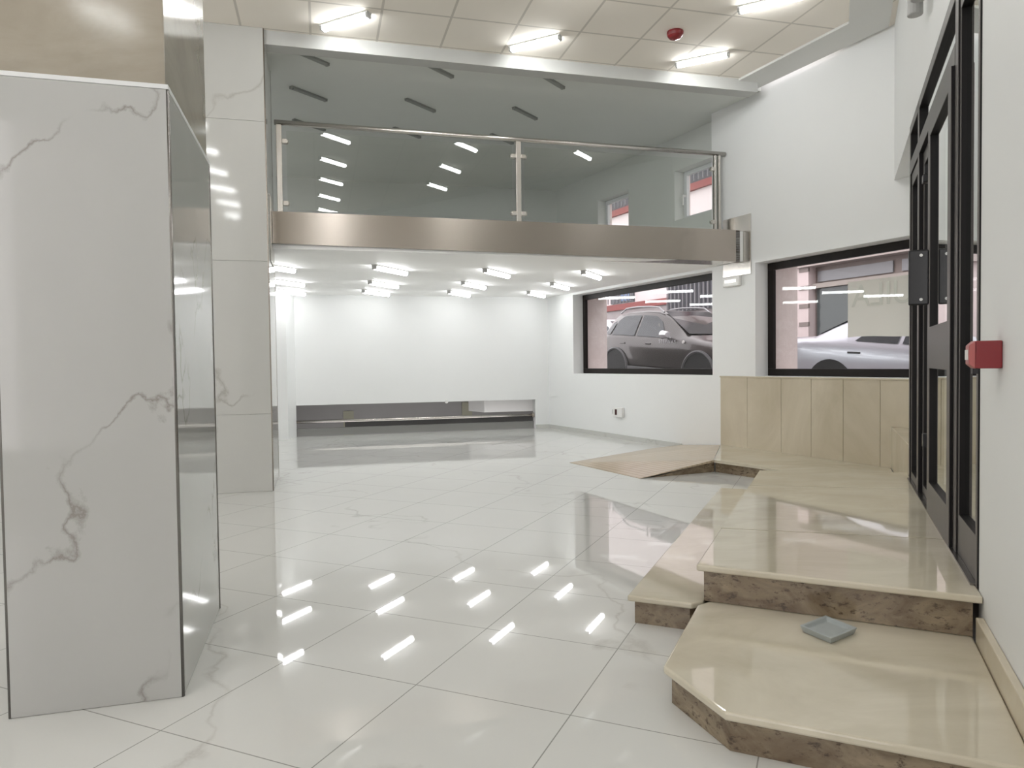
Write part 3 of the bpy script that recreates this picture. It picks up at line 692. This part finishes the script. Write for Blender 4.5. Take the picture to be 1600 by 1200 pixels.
# cars (metres in car space, x forward from the rear axle, y towards the wall side, z up from the road)
def car(name, label, s_rear, paint, st, wins, wind, wheels_x, wr, D, extra=None):
    cz = .645+.05*s_rear
    root = bpy.data.objects.new(name, None); C.objects.link(root); tag(root, label, 'car', 'parked cars'); root['_o'] = (0, 0, 0)
    half = .88
    def ring(x, zb, zt, wroof, zbelt, hw):
        return [(x, 0, zb), (x, hw*.9, zb), (x, hw*.985, zb+.2), (x, hw, (zb+zbelt)/2+.1), (x, hw*.985, zbelt-.06), (x, hw*.955, zbelt), (x, wroof+(hw*.955-wroof)*.12, zbelt+(zt-.035-zbelt)*.92), (x, wroof*.93, zt-.012), (x, 0, zt)]
    m = MB(); n = 9; full = []
    for s in st:
        R = ring(*s); full.append(R+[(p[0], -p[1], p[2]) for p in reversed(R[1:-1])])
    k = len(full[0]); P = [p for R in full for p in R]
    F = [(i*k+j, i*k+(j+1) % k, (i+1)*k+(j+1) % k, (i+1)*k+j) for i in range(len(full)-1) for j in range(k)]
    F += [tuple(range(k)), tuple(reversed(range((len(full)-1)*k, len(full)*k)))]
    m.add(P, F); b = m.build('body', paint, root, smooth=True, unit=1.0)
    def side(x, f, out=.012):                      # point on the glasshouse side
        for a, c in zip(st, st[1:]):
            if a[0] <= x <= c[0]:
                u = (x-a[0])/(c[0]-a[0]); q = [a[i]+(c[i]-a[i])*u for i in range(6)]; break
        else: q = st[-1]
        R = ring(*q); y0, z0 = R[5][1], R[5][2]; y1, z1 = R[6][1], R[6][2]
        return (x, y0+(y1-y0)*f+out, z0+(z1-z0)*f)
    for poly in wins:
        for sg in (1, -1):
            pts = []
            for i in range(len(poly)):                 # subdivide edges so that the pane follows the side
                (x0, f0), (x1, f1) = poly[i], poly[(i+1) % len(poly)]
                for q in range(4): u = q/4; pts.append(side(x0+(x1-x0)*u, f0+(f1-f0)*u))
            pts = [(p[0], p[1]*sg, p[2]) for p in pts]
            MB().quad(*pts).build('side_window', M['car_glass'], root, unit=1.0)
    for (xa, za, ya, xb, zb, yb) in wind:
        MB().quad((xa, -ya, za), (xa, ya, za), (xb, yb, zb), (xb, -yb, zb)).build('windscreen', M['car_glass'], root, unit=1.0)
    for wx in wheels_x:
        for sg in (1, -1):
            MB().tube((wx, sg*(half-.24), wr), (wx, sg*(half-.02), wr), wr, 28).build('wheel', M['tyre'], root, bevel=.02, unit=1.0)
            w_ = root.children[-1]
            MB().tube((wx, sg*(half-.03), wr), (wx, sg*(half-.005), wr), wr*.66, 24).build('rim', M['rim'], root, unit=1.0)
            MB().tube((wx, sg*(half-.25), wr+.02), (wx, sg*(half+.004), wr+.02), wr*1.20, 32).build('wheel_arch', M['tyre'], root, unit=1.0)
    if extra: extra(root, side, half)
    # place: x forward = -s, y towards wall = -b
    X = Vector((-FA.d[0], -FA.d[1], -.05)).normalized(); Y = Vector((FA.n[0], FA.n[1], 0)); Z = X.cross(Y).normalized()
    mt = Matrix((X, Y, Z)).transposed().to_4x4(); o = Vector(FA(s_rear, D, cz))*K + Y*half
    mt.translation = o; root.matrix_world = mt
    return root
# station: x, bottom z, top z, roof half width, belt z, half width
suv = [(-.66, .45, .80, .60, .74, .78), (-.62, .32, 1.05, .62, .96, .84), (-.50, .30, 1.36, .60, 1.03, .86), (-.30, .30, 1.49, .60, 1.035, .87), (.10, .30, 1.545, .60, 1.03, .88), (.7, .28, 1.56, .60, 1.01, .88),
       (1.10, .28, 1.53, .60, 1.0, .88), (1.45, .28, 1.42, .61, .99, .88), (1.75, .28, 1.25, .63, .99, .88), (2.05, .28, 1.07, .68, .99, .88), (2.5, .28, 1.0, .66, .94, .88), (2.95, .28, .93, .62, .86, .86), (3.25, .32, .82, .55, .74, .80), (3.42, .42, .62, .5, .56, .66)]
def suv_extra(root, side, half):
    m = MB()
    for sg in (1, -1):
        for a, b_ in zip([(-.25, 1.50), (-.05, 1.60), (.35, 1.625), (.8, 1.62), (1.05, 1.60)], [(-.05, 1.60), (.35, 1.625), (.8, 1.62), (1.05, 1.60), (1.22, 1.50)]):
            m.tube((a[0], sg*.58, a[1]), (b_[0], sg*.58, b_[1]), .017, 8)
    m.build('roof_rail', M['rim'], root, unit=1.0)
    for sg in (1, -1):
        m = MB(); m.tube((1.62, sg*.93, 1.06), (1.80, sg*.94, 1.06), .085, 14, .06); m.tube((1.72, sg*.82, .99), (1.72, sg*.92, 1.03), .03, 8)
        m.build('side_mirror', M['chrome'], root, bevel=.02, unit=1.0)
        for x in (.16, 1.02): 
            m = MB(); m.box(W0, sg*half-.006, sg*half+.022, x, x+.17, .865, .892); m.build('door_handle', M['car_brown'], root, bevel=.006, unit=1.0)
        for wx in (0, 2.59):
            m = MB(); n = 20
            for i in range(n):
                a0, a1 = math.pi*i/n, math.pi*(i+1)/n
                m.tube((wx+.43*math.cos(a0), sg*(half+.004), .34+.43*math.sin(a0)), (wx+.43*math.cos(a1), sg*(half+.004), .34+.43*math.sin(a1)), .028, 6)
            m.build('arch_trim', M['cladding'], root, unit=1.0)
        MB().box(W0, sg*half-.02, sg*half+.012, .45, 2.15, .30, .42).build('sill_trim', M['cladding'], root, bevel=.01, unit=1.0)
    MB().tube((2.17, -half+.012, .93), (2.17, -half-.008, .93), .03, 14).build('indicator', M['white_plastic'], root, unit=1.0)
    letters('STEPWAY', 'door_lettering', .105, M['chrome'], root, Matrix(((1, 0, 0, 1.46), (0, 0, -1, -half-.006), (0, 1, 0, .90), (0, 0, 0, 1))), 1.15)
car('brown_hatchback', 'dark brown raised hatchback with roof rails parked outside the first window', 5.08, M['car_brown'], suv,
    [[(-.22, .04), (.60, .04), (.60, .93), (.0, .93), (-.16, .75)], [(.68, .04), (1.62, .04), (1.32, .80), (1.12, .93), (.68, .93)], [(-.48, .10), (-.28, .05), (-.20, .75), (-.36, .70)]],
    [(2.07, 1.085, .66, 1.22, 1.525, .55)], (0, 2.59), .335, 2.9, suv_extra)
sed = [(-1.12, .5, .90, .60, .82, .72), (-1.05, .35, 1.02, .66, .95, .80), (-.85, .3, 1.06, .68, 1.0, .86), (-.45, .28, 1.08, .68, 1.01, .88), (-.15, .28, 1.22, .64, 1.0, .88), (.25, .28, 1.38, .60, .99, .88), (.7, .28, 1.44, .58, .97, .88),
       (1.3, .28, 1.45, .58, .95, .88), (1.7, .28, 1.36, .60, .94, .88), (2.1, .28, 1.16, .64, .93, .88), (2.4, .28, 1.0, .68, .92, .88), (3.0, .28, .93, .64, .85, .87), (3.4, .32, .82, .58, .74, .82), (3.6, .42, .6, .5, .55, .7)]
def sed_extra(root, side, half):
    for sg in (1, -1):
        for x in (.28, 1.35):
            m = MB(); m.box(W0, sg*half-.006, sg*half+.022, x, x+.20, .835, .862); m.build('door_handle', M['black'], root, bevel=.006, unit=1.0)
        m = MB(); m.tube((2.0, sg*.93, 1.0), (2.16, sg*.94, 1.0), .075, 14, .055); m.build('side_mirror', M['car_silver'], root, unit=1.0)
car('silver_sedan', 'silver saloon car parked outside the second window, partly behind the sign', -1.75, M['car_silver'], sed,
    [[(.36, .08), (1.0, .06), (1.0, .92), (.70, .92)], [(1.07, .06), (2.05, .06), (1.75, .85), (1.5, .92), (1.07, .92)]],
    [(2.45, 1.0, .66, 1.62, 1.40, .56), (-.42, 1.095, .64, .22, 1.385, .56)], (0, 2.7), .33, 2.9, sed_extra)
car('pale_car', 'pale car behind the brown hatchback, only its roof showing', 11.9, plain('pale car paint', (.78, .77, .83), .3, .1, coat=.5), sed,
    [[(.36, .08), (1.0, .06), (1.0, .92), (.70, .92)], [(1.07, .06), (2.05, .06), (1.75, .85), (1.5, .92), (1.07, .92)]],
    [(2.45, 1.0, .66, 1.62, 1.40, .56), (-.42, 1.095, .64, .22, 1.385, .56)], (0, 2.7), .345, 5.5, sed_extra)

# ------------------------------------------------------------------ world, camera
w = bpy.data.worlds.new('overcast sky'); bpy.context.scene.world = w; w.use_nodes = True
bg = w.node_tree.nodes['Background']; bg.inputs[0].default_value = (1.0, .95, .97, 1); bg.inputs[1].default_value = 2.9
cam = bpy.data.cameras.new('camera'); co = bpy.data.objects.new('camera', cam); C.objects.link(co)
cam.sensor_fit = 'HORIZONTAL'; cam.sensor_width = 36.0; cam.lens = 1115/1600*36.0; cam.clip_start = .02; cam.clip_end = 200
pt, rl = .029, .0126
fw = Vector((0, math.cos(pt), -math.sin(pt))); r0 = Vector((1, 0, 0)); u0 = Vector((0, math.sin(pt), math.cos(pt)))
R = r0*math.cos(rl)-u0*math.sin(rl); U = r0*math.sin(rl)+u0*math.cos(rl)
mt = Matrix((R, U, -fw)).transposed().to_4x4(); mt.translation = Vector((0, 0, 1.5))*K; co.matrix_world = mt
sc = bpy.context.scene; sc.camera = co
sc.view_settings.view_transform = 'Standard'; sc.view_settings.look = 'None'; sc.view_settings.exposure = 0.0
sc.cycles.max_bounces = 12; sc.cycles.diffuse_bounces = 6; sc.cycles.glossy_bounces = 6; sc.cycles.transparent_max_bounces = 16
sc.cycles.use_denoising = True; sc.cycles.adaptive_threshold = .025; sc.cycles.sample_clamp_indirect = 8.0; sc.cycles.caustics_reflective = False; sc.cycles.caustics_refractive = False
for o in bpy.data.objects:
    if '_o' in o: del o['_o']
